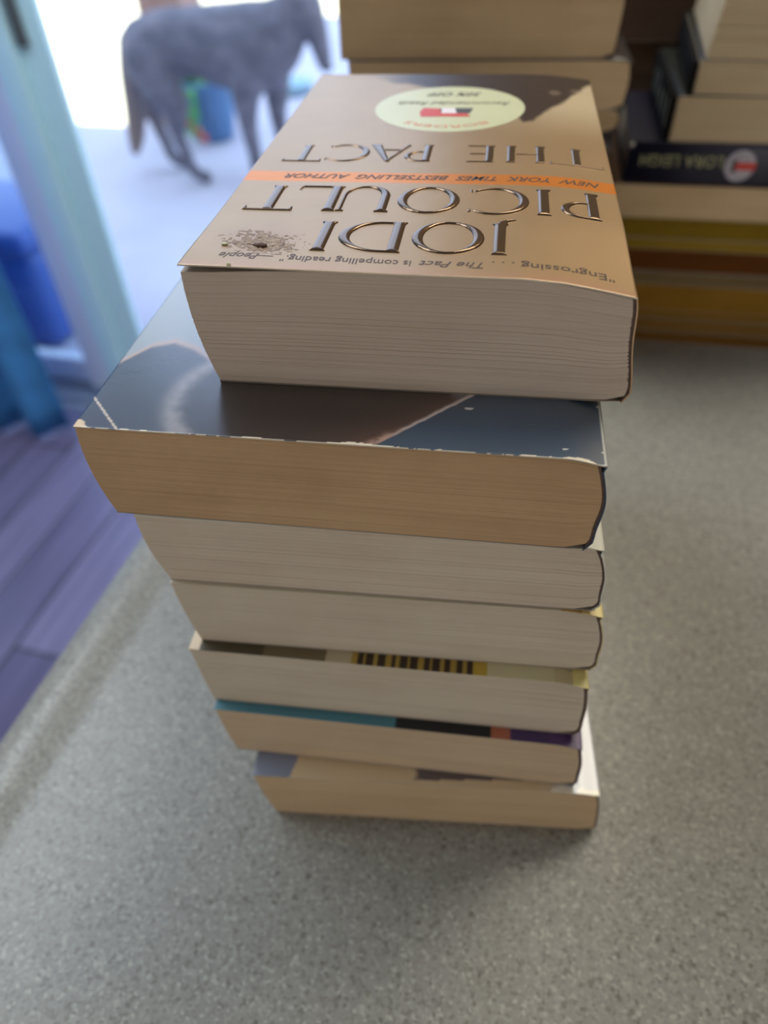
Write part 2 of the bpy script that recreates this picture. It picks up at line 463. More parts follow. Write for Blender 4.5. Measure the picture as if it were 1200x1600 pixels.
# book 1 -------------------------------------------------------------
W1 = STACK[0][3]
def top1(u, v):
    u = np.asarray(u, float); v = np.asarray(v, float)
    near = np.interp(u, [-1, 12, 53, 81, 90, 96, 101, 106.5], [3.3, 3.2, 2.6, 2.5, 1.8, .8, -.1, -1.2])
    far = np.interp(u, [-1, 12, 53, 81, 90, 96, 101, 106.5], [2.6, 2.5, 2.5, 2.5, 2.2, 1.7, 1.0, .3])
    k = ss(0, 38, v); return near * (1 - k) + far * k
def gap1(u, v):
    return .10 + 1.6 * np.exp(-(np.asarray(u, float) / 20) ** 2) * (1 - ss(0, 60, v))
def art1(u, v):
    c = np.tile(np.array(lin(172, 142, 104)), (len(u), 1))
    n1 = fbm(u, v, .05, 3.0); c *= (1 + .05 * n1)[:, None]
    cream = np.array(lin(232, 214, 178)); k = ss(92, 140, v) * ss(60, 95, u); c = c * (1 - k[:, None] * .8) + cream * k[:, None] * .8
    # dark hair along the far edge, wider to the right
    lowv = np.interp(u, [0, 22, 31, 50, 70, 80.5, 84, 88, 95, 100, 105, 108], [170, 166, 159, 150, 135, 112, 114, 124, 136, 150, 162, 168])
    lowv = lowv + 2.0 * fbm(u, v, .12, 9.0)
    upv = np.interp(u, [0, 30, 66, 90, 107], [166, 170, 173, 175, 175])
    k = ss(-2.5, 2.5, v - lowv) * (1 - ss(-1, 3, v - upv)) * ss(15, 40, u)
    hair = np.array(lin(58, 42, 34)); c = c * (1 - k[:, None]) + hair * k[:, None]
    # bright wisps in the hair
    for (a, b) in ((92, 147), (100, 152)):
        d = np.hypot((u - a) / 2.6, (v - b) / 3.2); q = (1 - ss(.4, 1.2, d)) * .35
        c = c * (1 - q[:, None]) + np.array(lin(190, 170, 150)) * q[:, None]
    # orange band under the author's name
    e = (v > 55.6) & (v < 63.2); c[e] = lin(216, 128, 40)
    # rubbed copper edge at the head of the book, worn pink brown patch beside the torn spot
    k = (1 - ss(.2, 5.5, v + 1.5 * n1)) * .35; c = c * (1 - k[:, None]) + np.array(lin(190, 140, 118)) * k[:, None]
    k = (1 - ss(0, 1, np.hypot((u - 15) / 19, (v - 16) / 15) + .25 * n1)) * .45
    c = c * (1 - k[:, None]) + np.array(lin(150, 112, 92)) * k[:, None]
    e = v < (.25 + .2 * fbm(u, v, .5, 4.0)); c[e] = lin(225, 205, 180)
    return c
M['foil_cover'] = cover_mat('copper_satin_cover', .36, .62, .5, 0.0, .05)
M['foil_spine'] = plain('copper_spine', lin(196, 164, 130), .45, .2)
x, y, yaw, w, t, sh, zb = STACK[0]
b1, pos1 = paperback('paperback', (x * MM, y * MM, zb * MM), yaw, w, 171, t, sh, P_top, M['foil_cover'], art1, M['foil_spine'], layers=120,
    top=top1, gap=gap1, bow=-1.4, spine_wave=-.25, corner=1.4, ugrid=np.linspace(-.2, w - .25, 250), vgrid=np.linspace(0, 171, 400), jitter=.035, seed=1, bottom_round=1.6)
BG = 'paperbacks in the near stack'
tag(b1, 'thick copper covered paperback with embossed title lying on top of the near stack', 'book', BG)

# embossed lettering -------------------------------------------------
def P_ell(cx, cy, rx, ry, a0, a1, n=28):
    return [(cx + rx * math.cos(math.radians(a0 + (a1 - a0) * k / n)), cy + ry * math.sin(math.radians(a0 + (a1 - a0) * k / n))) for k in range(n + 1)]
def stem(xx, s=.17, y0=0.0, y1=1.0):
    f = .035
    return [[(xx - f, y0), (xx + s + f, y0), (xx + s, y0 + .07), (xx + s, y1 - .07), (xx + s + f, y1), (xx - f, y1), (xx, y1 - .07), (xx, y0 + .07)]]
def hbar(x0, x1, yy, t=.04): return [[(x0, yy), (x1, yy), (x1, yy + t), (x0, yy + t)]]
def glyph(ch, w):
    """list of shapes, each a list of closed outlines (holes included); cap height 1, glyph width w"""
    s = .165
    if ch == 'I': return [stem((w - s) / 2, s)]
    if ch == 'J': return [stem(w - s - .03, s, .0, 1.0), [[(w - s - .03, .10), (w - .03, .12), (w - .06, -.02), (w - .14, -.11), (w - .32, -.165), (w - .34, -.14), (w - .22, -.09), (w - s - .04, .02)]]]
    if ch == 'O': return [[P_ell(w / 2, .5, w / 2, .52, 0, 360)[:-1], P_ell(w / 2, .5, w / 2 - .155, .47, 360, 0)[:-1]]]
    if ch == 'D':
        outer = [(.05, 0), (.35 * w, 0)] + P_ell(.35 * w, .5, .65 * w, .5, -90, 90, 26) + [(.05, 1)]
        inner = [(.05, .955), (.35 * w, .955)] + P_ell(.35 * w, .5, .65 * w - .16, .455, 90, -90, 26) + [(.05, .045)]
        return [stem(.04, s), [outer, inner]]
    if ch == 'P':
        cy, ry = .70, .30
        outer = [(.06, cy - ry), (.4 * w, cy - ry)] + P_ell(.4 * w, cy, .6 * w, ry, -90, 90, 22) + [(.06, 1)]
        inner = [(.06, .955), (.4 * w, .955)] + P_ell(.4 * w, cy, .6 * w - .13, ry - .045, 90, -90, 22) + [(.06, cy - ry + .04)]
        return [stem(.04, s), [outer, inner]]
    if ch == 'C':
        o = P_ell(w * .55, .5, w * .55, .52, 48, 312, 34); i = P_ell(w * .58, .5, w * .58 - .15, .475, 308, 52, 34)
        e = [(w * .93, .86), (w * .96, .78), (w * .98, .95), (w * .93, .93)]; e2 = [(a, 1 - b) for a, b in e]
        return [[o + i], [e], [e2]]
    if ch == 'U':
        o = [(0, 1)] + [(0, .38)] + P_ell(w / 2, .38, w / 2, .40, 180, 360, 26) + [(w, 1), (w - .055, 1)]
        i = P_ell(w / 2 + .045, .38, w / 2 - .10, .355, 360, 180, 26) + [(.15, 1)]
        return [[o + i], hbar(-.04, .19, .965, .035), hbar(w - .10, w + .04, .965, .035)]
    if ch == 'L': return [stem(.04, s), hbar(.1, w, 0, .04), [[(w - .05, 0), (w, 0), (w + .02, .16), (w, .16)]]]
    if ch == 'T': return [stem((w - s) / 2, s), hbar(0, w, .96, .04), [[(0, .84), (.02, .84), (.06, 1), (-.02, 1)]], [[(w, .84), (w - .02, .84), (w - .06, 1), (w + .02, 1)]]]
    if ch == 'H': return [stem(.04, s), stem(w - s - .04, s), hbar(.1, w - .1, .48, .045)]
    if ch == 'E': return [stem(.04, s), hbar(.1, w, 0, .04), hbar(.1, w - .06, .49, .04), hbar(.1, w, .96, .04)]
    if ch == 'A': return [[[(-.02, 0), (.05, 0), (w * .5 - .01, .90), (w * .44, 1.0)]], [[(w - .20, 0), (w + .03, 0), (w * .53, 1.04), (w * .40, 1.04)]], hbar(.12 * w, .8 * w, .30, .04)]
    return []

def curve_mesh(cu):
    ob = bpy.data.objects.new('t', cu); COL.objects.link(ob)
    bpy.context.view_layer.update()
    dg = bpy.context.evaluated_depsgraph_get()
    me = bpy.data.meshes.new_from_object(ob.evaluated_get(dg))
    bpy.data.objects.remove(ob)
    n = len(me.vertices); co = np.empty(n * 3); me.vertices.foreach_get('co', co)
    fs = [tuple(p.vertices) for p in me.polygons]
    bpy.data.meshes.remove(me); return co.reshape(-1, 3), fs

def emboss(name, letters, mat, root, surf, h=.50, R=1.25, step=.16):
    """letters: (char, right-hand u of the reading start, width in mm, top v, cap height in mm).
    Each letter is pressed up out of the cover as a rounded ridge that is highest along the middle of its strokes."""
    V, Fc = [], []
    for ch, u0, wd, v0, cap in letters:
        shapes = [[np.array(ol) * cap for ol in shp] if isinstance(shp[0], list) else [np.array(shp) * cap] for shp in glyph(ch, wd / cap)]
        allp = np.concatenate([ol for shp in shapes for ol in shp])
        xs = np.arange(allp[:, 0].min() - .5, allp[:, 0].max() + .5, step); ys = np.arange(allp[:, 1].min() - .5, allp[:, 1].max() + .5, step)
        X, Y = np.meshgrid(xs, ys, indexing='ij'); best = np.full(X.shape, -9.0)
        for shp in shapes:
            ins = np.zeros(X.shape, bool); dist = np.full(X.shape, 9.0)
            for ol in shp:
                for (ax, ay), (bx, by) in zip(ol, np.roll(ol, -1, 0)):
                    cr = ((ay > Y) != (by > Y))
                    with np.errstate(divide='ignore', invalid='ignore'):
                        ins ^= cr & (X < (bx - ax) * (Y - ay) / (by - ay) + ax)
                    l2 = (bx - ax) ** 2 + (by - ay) ** 2 + 1e-12
                    t = np.clip(((X - ax) * (bx - ax) + (Y - ay) * (by - ay)) / l2, 0, 1)
                    dist = np.minimum(dist, np.hypot(X - ax - t * (bx - ax), Y - ay - t * (by - ay)))
            best = np.maximum(best, np.where(ins, dist, -dist))
        d = np.clip(best, 0, R) / R
        hz = np.where(best > 0, .03 + h * np.sqrt(np.clip(1 - (1 - d) ** 2, 0, 1)), .03 + best * 1.2)
        keep = best > -.30
        P = surf((u0 - X).ravel(), (v0 + cap - Y).ravel()); P[:, 2] += hz.ravel()
        idx = np.full(X.shape, -1); fl = keep[:-1, :-1] & keep[1:, :-1] & keep[1:, 1:] & keep[:-1, 1:]
        q = np.arange(X.size).reshape(X.shape)
        F = np.stack([q[:-1, :-1][fl], q[1:, :-1][fl], q[1:, 1:][fl], q[:-1, 1:][fl]], -1)
        used = np.unique(F); re = np.full(X.size, -1); re[used] = np.arange(len(used)) + len(V)
        V += (P[used] * MM).tolist(); Fc += re[F].tolist()
    return from_data(name, V, Fc, mat, root, True)

def text_co(body, size, shear=0.0, spacing=1.0, bold=0.0):
    cu = bpy.data.curves.new('t', 'FONT'); cu.body = body; cu.size = size; cu.shear = shear
    cu.space_character = spacing; cu.extrude = .02; cu.offset = bold; cu.align_x = 'LEFT'; cu.resolution_u = 3
    return curve_mesh(cu)

def print_text(name, runs, mat, root, surf, lift=.03):
    """runs: (text, u start, u end, baseline v, height scale, shear, bold); squeezed to reach from start to end"""
    V, Fc = [], []
    for body, ua, ub, vb, size, shear, bold in runs:
        co, fs = text_co(body, size, shear, 1.0, bold)
        if not len(co): continue
        x0, x1 = co[:, 0].min(), co[:, 0].max()
        u = ua - (co[:, 0] - x0) / (x1 - x0) * (ua - ub); v = vb - co[:, 1]
        P = surf(u, v); P[:, 2] += co[:, 2] + lift
        base = len(V); V += (P * MM).tolist(); Fc += [tuple(base + i for i in f) for f in fs]
    return from_data(name, V, Fc, mat, root, False)

M['foil_letter'] = plain('polished_copper_foil', lin(116, 96, 78), .2, 1.0, var=.04)
M['ink'] = plain('dark_brown_ink', lin(70, 50, 38), .5, 0, var=.05)
M['ink_soft'] = plain('faded_olive_ink', lin(92, 88, 66), .6, 0, var=.05)
surf1 = lambda u, v: pos1(np.asarray(u, float), np.asarray(v, float))
J = 17.4
emboss('author_first_name', [('J', 77.2, 4.2, 11.5, J), ('O', 71.3, 17.9, 11.5, J), ('D', 51.7, 16.6, 10.9, J), ('I', 33.4, 4.0, 10.3, J)], M['foil_letter'], b1, surf1)
K = 17.0
emboss('author_surname', [('P', 101.0, 10.6, 35.6, K), ('I', 88.0, 4.0, 35.4, K), ('C', 82.2, 16.4, 35.1, K), ('O', 63.8, 16.9, 35.0, K), ('U', 44.6, 13.0, 35.0, K), ('L', 31.2, 12.6, 34.9, K), ('T', 19.0, 13.2, 34.5, K)], M['foil_letter'], b1, surf1)
T = 14.2
emboss('title_lettering', [('T', 104.2, 15.6, 73.0, T), ('H', 87.4, 12.2, 73.0, T), ('E', 72.2, 8.6, 73.0, T), ('P', 53.2, 8.6, 73.0, T), ('A', 45.6, 12.0, 73.0, T), ('C', 33.6, 13.6, 72.6, T), ('T', 19.2, 11.8, 71.8, T)], M['foil_letter'], b1, surf1, .32, 1.0)
print_text('cover_quote', [('"Engrossing . . .', 101.5, 73.5, 8.0, 4.2, 0, .02), ('The Pact', 71.6, 56.6, 7.2, 4.2, .32, .02), ('is compelling reading."', 54.8, 23.6, 7.0, 4.2, 0, .02), ('\u2014People', 21.6, 8.2, 7.4, 4.2, .32, 0)], M['ink'], b1, surf1)
print_text('band_lettering', [('NEW  YORK  TIMES  BESTSELLING  AUTHOR', 101.8, 11.5, 61.4, 4.6, .35, .05)], M['ink'], b1, surf1)
# round shop sticker
M['sticker'] = plain('pale_green_sticker', lin(204, 204, 164), .35, 0, var=.03)
SU, SV, SR = 54.8, 126.8, 26.3
def sticker():
    V = [surf1([SU], [SV])[0] + np.array([0, 0, .14])]; Fc = []; nr, na = 12, 72
    for r_ in range(1, nr + 1):
        for k in range(na):
            a = 2 * math.pi * k / na; q = surf1([SU + SR * r_ / nr * math.cos(a)], [SV + SR * r_ / nr * math.sin(a)])[0]
            V.append(q + np.array([0, 0, .14 if r_ < nr else .03]))
    for k in range(na): Fc.append((0, 1 + k, 1 + (k + 1) % na))
    for r_ in range(nr - 1):
        for k in range(na):
            a, b = 1 + r_ * na + k, 1 + r_ * na + (k + 1) % na
            Fc.append((a, a + na, b + na, b))
    return from_data('round_sticker', np.array(V) * MM, Fc, M['sticker'], b1, True)
stk = sticker(); stk['label'] = 'round pale green price sticker'
M['red'] = plain('sticker_red', lin(205, 62, 50), .4, 0, var=.03); M['white'] = plain('sticker_white', lin(235, 225, 225), .4, 0, var=.02); M['grey'] = plain('sticker_grey', lin(62, 64, 62), .4, 0, var=.05)
surf1s = lambda u, v: surf1(u, v) + np.array([0, 0, .15])
print_text('sticker_lettering', [('Recommended Reads', SU + 21, SU - 19, SV + 6.5, 5.6, .45, 0), ('30% OFF', SU + 10.5, SU - 9.5, SV + 18.0, 6.4, .3, .12)], M['ink_soft'], stk, surf1s)
def arc_text(body, rad, a0, a1, size, mat):
    co, fs = text_co(body, size, 0, 1.0, .02); x0, x1 = co[:, 0].min(), co[:, 0].max()
    a = np.radians(a0 + (a1 - a0) * (co[:, 0] - x0) / (x1 - x0)); rr = rad + co[:, 1]
    P = surf1s(SU + rr * np.cos(a), SV + rr * np.sin(a)); P[:, 2] += co[:, 2] + .03
    return from_data('sticker_rim_lettering', P * MM, fs, mat, stk)
M['red_soft'] = plain('faded_red_ink', lin(214, 150, 118), .5, 0, var=.03)
arc_text('BORDERS', 20.0, -50, -130, 4.0, M['red_soft'])
def flag(name, pts, mat):
    P = surf1s(np.array([SU + a for a, b in pts]), np.array([SV + b for a, b in pts])) + np.array([0, 0, .05])
    Q = P - np.array([0, 0, .05]); n = len(pts)
    return from_data(name, np.concatenate([P, Q]) * MM, [tuple(range(n))] + [(i, n + i, n + (i + 1) % n, (i + 1) % n) for i in range(n)], mat, stk)
flag('emblem_red', [(-9, -11), (8, -10.5), (6.5, -7), (-2.5, -7), (-2.5, -2), (-9, -1), (-10, -6)], M['red'])
flag('emblem_white', [(-2.5, -7), (3, -7), (2, -1), (-3.4, -1)], M['white'])
flag('emblem_grey', [(3, -7), (7.6, -7), (8.4, -1), (2, -1)], M['grey'])

# torn spot with adhesive residue beside the quote, crumbs on it
def torn_spot():
    V, Fc, ok = [], [], []
    us = np.linspace(1.5, 31, 110); vs = np.linspace(7.2, 25, 80)
    for i, a in enumerate(us):
        for j, b in enumerate(vs):
            d = math.hypot((a - 17) / 13.0, (b - 14.0 - (a - 16) * -.12) / 7.4)
            nz = mnoise.fractal(Vector((a * .22, b * .22, 2.0)), 1.0, 2.0, 4); fine = mnoise.fractal(Vector((a * .9, b * .9, 5.0)), 1.0, 2.0, 3)
            keep = d + .35 * nz + .60 * fine < .72
            P = surf1([a], [b])[0]; P[2] += .02 + max(0, .05 + .12 * fine + .05 * nz)
            V.append(P * MM); ok.append(keep)
    nv = len(vs)
    for i in range(len(us) - 1):
        for j in range(nv - 1):
            q = (i * nv + j, (i + 1) * nv + j, (i + 1) * nv + j + 1, i * nv + j + 1)
            if all(ok[k] for k in q): Fc.append(q)
    mt, nt, bs, L = new_mat('torn_paper_residue')
    v = coords(nt, (1, 1, 1)); f = noise(nt, v, 900, 5)
    L.new(ramp(nt, f, [(.30, lin(112, 92, 74)), (.50, lin(146, 122, 98)), (.72, lin(176, 158, 134))]), bs.inputs['Base Color']); bs.inputs['Roughness'].default_value = .6
    o = from_data('torn_residue', V, Fc, mt, b1, True); o['label'] = 'rough torn patch of label residue'
torn_spot()
def crumb(u, v, s, mat, name):
    bm = bmesh.new(); bmesh.ops.create_icosphere(bm, subdivisions=2, radius=1)
    c = surf1([u], [v])[0]
    for q in bm.verts:
        k = 1 + .35 * mnoise.noise(q.co * 2.3 + Vector((u, v, 0))); q.co = Vector(((c[0] + q.co.x * s[0] * k) * MM, (c[1] + q.co.y * s[1] * k) * MM, (c[2] + .3 + q.co.z * s[2] * k) * MM))
    return from_bm(name, bm, mat, b1, True)
crumb(17.0, 11.6, (1.7, .9, .5), M['glue'], 'dark_crumb'); crumb(8.0, 11.6, (1.0, .5, .3), M['sticker'], 'pale_crumb')
# glue fleck holding the lifted corner
crumb(12.4, .4, (.5, .25, .5), M['sticker'], 'glue_fleck')

# book 2 -------------------------------------------------------------
x, y, yaw, w, t, sh, zb = STACK[1]
def art2(u, v):
    n1 = fbm(u, v, .06, 1.0); n2 = fbm(u, v, .35, 6.0)
    slate = np.array(lin(54, 72, 90)); dark = np.array(lin(40, 32, 32)); brown = np.array(lin(112, 76, 62))
    c = np.tile(np.array(lin(64, 67, 80)), (len(u), 1))
    # pale background left of the round shape further back
    k = ss(-2, 2, v - np.interp(u, [0, 6, 12, 19, 30, 60], [30, 39, 41.5, 38.5, 30, 22])); c = c * (1 - k[:, None]) + np.array(lin(150, 156, 160)) * k[:, None]
    k = np.exp(-((v - np.interp(u, [0, 6, 12, 19, 30, 60], [30, 39, 41.5, 38.5, 30, 22])) / 1.4) ** 2) * .7 * (u < 32); c = c * (1 - k[:, None]) + np.array(lin(200, 168, 150)) * k[:, None]
    # dark furry round shape with a lit rim
    d = np.hypot((u - 58) / 38, (v - 16) / 30) + .006 * n2
    k = 1 - ss(.92, 1.03, d); c = c * (1 - k[:, None]) + dark * k[:, None]
    k = np.exp(-((d - .96) / .07) ** 2) * (u < 58) * .65 * (1 + .25 * n2); k = np.clip(k, 0, 1); c = c * (1 - k[:, None]) + np.array(lin(176, 168, 166)) * k[:, None]
    # right-hand slate field beyond a slanting edge, brown glow before it
    edge = u - (78.5 + (v - 2) * 1.0); edge = edge + .25 * n2
    k = np.exp(-np.maximum(0, -edge) / 9.0) * (edge < 0) * .5; c = c * (1 - k[:, None]) + brown * k[:, None]
    k = np.exp(-((edge + .6) / .8) ** 2) * .85 * ss(-6, 12, v + n1 * 4); c = c * (1 - k[:, None]) + np.array(lin(214, 196, 186)) * k[:, None]
    k = np.exp(-((edge + .5) / 2.2) ** 2) * (1 - ss(3, 9, v)) * np.clip(.5 + 1.5 * n2, 0, 1); c = c * (1 - k[:, None]) + np.array(lin(170, 136, 120)) * k[:, None]
    k = ss(-.2, .3, edge); c = c * (1 - k[:, None]) + slate * (1 + .08 * n1)[:, None] * k[:, None]
    # worn white front edge and corners, two creases at the left corner, small nick
    n3 = fbm(u, v * 0, .12, 11.0); wear = .10 + .35 * np.clip(n2, -1, 1) + .5 * n3 + .9 * np.exp(-((u - 72) / 5) ** 2) + 1.2 * np.exp(-((u - 124) / 3) ** 2) + 2.2 * np.exp(-(u / 3) ** 2)
    e = v < wear; c[e] = lin(226, 212, 188)
    e = np.abs(u * .73 + v * .68 - 8.4) < .24; c[e & (v < 16)] = lin(216, 200, 180)
    e = np.hypot(u + 0.5, v) < 3.2; c[e] = lin(222, 196, 160)
    e = u > w - .9 + .5 * n2; c[e] = lin(190, 190, 180)
    e = np.hypot((u - 98.3) / 1.2, (v - 17.0) / .4) < 1; c[e] = lin(210, 205, 200)
    e = np.hypot((u - 121.5) / .6, (v - 3.4) / .3) < 1; c[e] = lin(200, 200, 195)
    return c
M['gloss_cover'] = cover_mat('glossy_printed_cover', .26, 0, .7, .7, .04)
M['spine_slate'] = plain('slate_spine', lin(70, 84, 104), .4)
b, _ = paperback('paperback', (x * MM, y * MM, zb * MM), yaw, w, 203, t, sh, P_tan, M['gloss_cover'], art2, M['spine_slate'], layers=110, bow=-1.7,
    spine_wave=.7, corner=2.6, drop=1.6, ugrid=np.linspace(-.25, w - .25, 300), vgrid=np.concatenate([np.linspace(0, 26, 90), np.linspace(26.5, 80, 80), np.linspace(82, 203, 40)]), jitter=.022, seed=2, bottom_round=2.0)
tag(b, 'wide yellowed paperback with dark glossy slate blue cover directly below the copper book', 'book', BG)

# books 3 to 7 -------------------------------------------------------
def strip_art(stops, wear=.5, base=(205, 195, 175)):
    def f(u, v):
        c = np.tile(np.array(lin(*base)), (len(u), 1))
        for a, bb, colr in stops:
            e = (u >= a) & (u < bb); c[e] = lin(*colr)
        return c
    return f
M['cover'] = cover_mat('printed_cover', .38, 0, .45, 0, .05)
M['spine_white'] = plain('white_spine', lin(222, 222, 212), .5); M['spine_cream'] = plain('cream_spine', lin(218, 204, 160), .5)
M['spine_blue'] = plain('blue_grey_spine', lin(150, 165, 180), .5); M['spine_brown'] = plain('brown_spine', lin(120, 95, 80), .5); M['spine_violet'] = plain('violet_spine', lin(90, 66, 110), .5)
art3 = strip_art([(-2, 140, (232, 230, 215))])
art4 = strip_art([(-2, 118, (196, 186, 160)), (118, 124, (190, 150, 70)), (124, 140, (238, 220, 150))])
dash = [(-2, 3.5, (232, 208, 172)), (3.5, 25, (70, 60, 38)), (25, 46, (110, 96, 70)), (46, 55, (186, 172, 140))]
for k in range(11): dash.append((55 + k * 3.6, 55 + k * 3.6 + (1.1 if k % 3 else 2.0), (168, 140, 62))); dash.append((55 + k * 3.6 + (1.1 if k % 3 else 2.0), 55 + (k + 1) * 3.6, (50, 36, 24)))
dash += [(94.6, 99, (190, 160, 60)), (99, 120, (206, 196, 158)), (120, 126, (196, 182, 140)), (126, 140, (240, 226, 150))]
art5 = strip_art(dash)
art6 = strip_art([(-2, 66, (72, 124, 138)), (66, 99, (24, 26, 30)), (99, 106, (176, 104, 78)), (106, 119, (70, 50, 92)), (119, 140, (82, 54, 100))])
def art7(u, v):
    c = np.tile(np.array(lin(206, 182, 146)), (len(u), 1)); n2 = fbm(u, v, .2, 8.0)
    e = u < 14 + (v - 0) * .25; c[e] = lin(122, 130, 150)
    k = np.clip((u - 61 + n2) / 2, 0, 1) * (1 - np.clip((u - 104) / 6, 0, 1)) * ((v > 1.5 + (u - 61) * .06) & (v < 7)); c = c * (1 - k[:, None]) + np.array(lin(92, 82, 84)) * k[:, None]
    k = ss(108, 120, u + 3 * n2); c = c * (1 - k[:, None]) + np.array(lin(206, 208, 214)) * k[:, None]
    e = (u > 112) & (v < 2.2 + n2 * 1.5); c[e] = lin(232, 226, 206)
    e = np.abs(u - 121 - .12 * v + 1.2 * n2) < .8; c[e] = lin(150, 155, 168)
    return c
NAMES = [
    (2, P_cream, art3, 'spine_white', 'cream edged paperback with white cover corner showing, below the slate blue book', .5, 3.2),
    (3, P_pale, art4, 'spine_cream', 'pale paperback, yellow cover corner showing at its spine, middle of the near stack', .5, 2.6),
    (4, P_pale, art5, 'spine_brown', 'paperback whose dark and yellow checked cover edge shows, third from the stack bottom', .2, 2.0),
    (5, P_buff, art6, 'spine_violet', 'buff paperback with teal, black and purple cover edge, second from the stack bottom', .3, 2.0),
    (6, P_buff2, art7, 'spine_white', 'bottom paperback of the near stack, white cover corner, resting on the countertop', .2, 2.0)]
for i, pm, art, sp, lab, wave, corner in NAMES:
    x, y, yaw, w, t, sh, zb = STACK[i]
    b, _ = paperback('paperback', (x * MM, y * MM, zb * MM), yaw, w, 203, t - .03, sh, pm, M['cover'] if i < 6 else M['gloss_cover'], art, M[sp], layers=80, bow=(-1.5, -.7, -.3, -.5, -.8)[i - 2], spine_wave=wave, corner=corner,
        drop=(1.6, 1.8, 2.0, 1.4, 1.2)[i - 2], jitter=.022, seed=10 + i, ugrid=np.linspace(-.15, w - .2, 200), vgrid=(np.linspace(0, 1, 90) ** 1.8) * 203)
    tag(b, lab, 'book', BG)

# ------------------------------------------------------------------ stacks further back on the counter
def back_book(name, corner, rz, w, L, t, page, cover, spine, label, group, flip=False, seed=0, layers=26, shear=0.0, **kw):
    """corner: front-left bottom corner seen from the viewer (mm); the head edge faces the viewer"""
    b, p = paperback(name, (corner[0] * MM, corner[1] * MM, corner[2] * MM), rz, w, L, t - .1, shear, page, M['cover'] if not kw.get('gloss') else M['gloss_cover'], solid_art(lin(*cover)), spine, layers=layers,
        jitter=.12, seed=seed, ugrid=np.linspace(-.6, w - .2, 24), vgrid=np.linspace(0, L, 16), drop=kw.get('drop', 1.2))
    tag(b, label, 'book', group); return b, p
LY = math.radians(-9.8)
GL = 'books in the back left stack'
dk = plain('dark_spine', lin(30, 27, 27), .9, spec=.1); tanp = paper('old_tan_page_edges', lin(206, 180, 142), .93, .08); tanp2 = paper('brown_page_edges', lin(214, 188, 150), .93, .08)
greyp = paper('greyed_page_edges', lin(204, 184, 152), .92, .06)
back_book('paperback', (-12, 466, 193.4), LY, 152, 150, 44, tanp, (90, 70, 50), dk, 'thick tan paged book topping the back left stack by the door', GL, seed=31, layers=40)
back_book('paperback', (-8, 464, 168.6), LY, 157, 150, 24.6, tanp2, (40, 32, 34), dk, 'slim tan book with dark cover under the thick topmost book of the back left stack', GL, seed=32)
back_book('paperback', (-4, 466, 156.0), LY, 152, 150, 12.6, tanp, (34, 30, 32), dk, 'thin tan paged book third from the top of the back left stack', GL, seed=33)
back_book('hardback_book', (-51, 474, 134.0), math.radians(-17), 196, 110, 22, paper('dusky_page_edges', lin(84, 70, 56), .9, .1), (34, 30, 32), dk, 'wide dark edged book whose corner peeks out behind the copper paperback', GL, seed=34)
for k in range(3):
    back_book('paperback', (-20 + 4 * k, 468, 44.6 * k), LY, 160, 150, 44.5, tanp, (60, 50, 44), dk, ['book lying on the countertop at the foot of the back left stack', 'second book up from the countertop in the back left stack', 'book just below the wide dark edged book in the back left stack'][k], GL, seed=35 + k)

RY = math.radians(-13)
GR = 'books in the back right stack'
def yel(n, c): return paper(n, lin(*c), .85, .12)
edges = [0, 9.5, 20, 26.5, 46.4, 55.5, 71.5, 79.5, 93.4]
cols = [('dark brown', (120, 84, 36)), ('tan brown', (138, 104, 52)), ('ochre', (146, 108, 34)), ('mustard', (150, 112, 40)), ('grey tan', (126, 108, 76)), ('reddish brown', (104, 62, 26)), ('golden yellow', (156, 128, 46)), ('olive yellow', (142, 116, 34))]
labs = ['thin dark brown edged magazine lying on the countertop under the back right stack', 'tan brown edged magazine, second from the bottom of the back right stack', 'thin ochre edged magazine above the tan brown one in the back right stack',
        'thick mustard edged magazine in the lower back right stack', 'grey tan edged magazine above the thick mustard one in the back right stack', 'reddish brown edged magazine in the back right stack between grey and yellow ones',
        'thin golden yellow magazine on the reddish brown one in the back right stack', 'olive yellow magazine below the tan paged book in the back right stack']
for k, (nm, c) in enumerate(cols):
    mt = plain(nm.replace(' ', '_') + '_spine', lin(*c), .55, var=.15, scale=8)
    back_book('magazine', (168 + 3 * ((k * 7) % 3), 474, edges[k]), RY, 200, 150, edges[k + 1] - edges[k], yel(nm.replace(' ', '_') + '_page_edges', c), tuple(int(q * .75) for q in c), mt, labs[k], GR, seed=50 + k, layers=12, drop=.4)
back_book('paperback', (160, 474, 93.5), RY, 190, 150, 21.6, tanp2, (110, 80, 50), dk, 'tan paged book under the navy spined book in the back right stack', GR, seed=60)
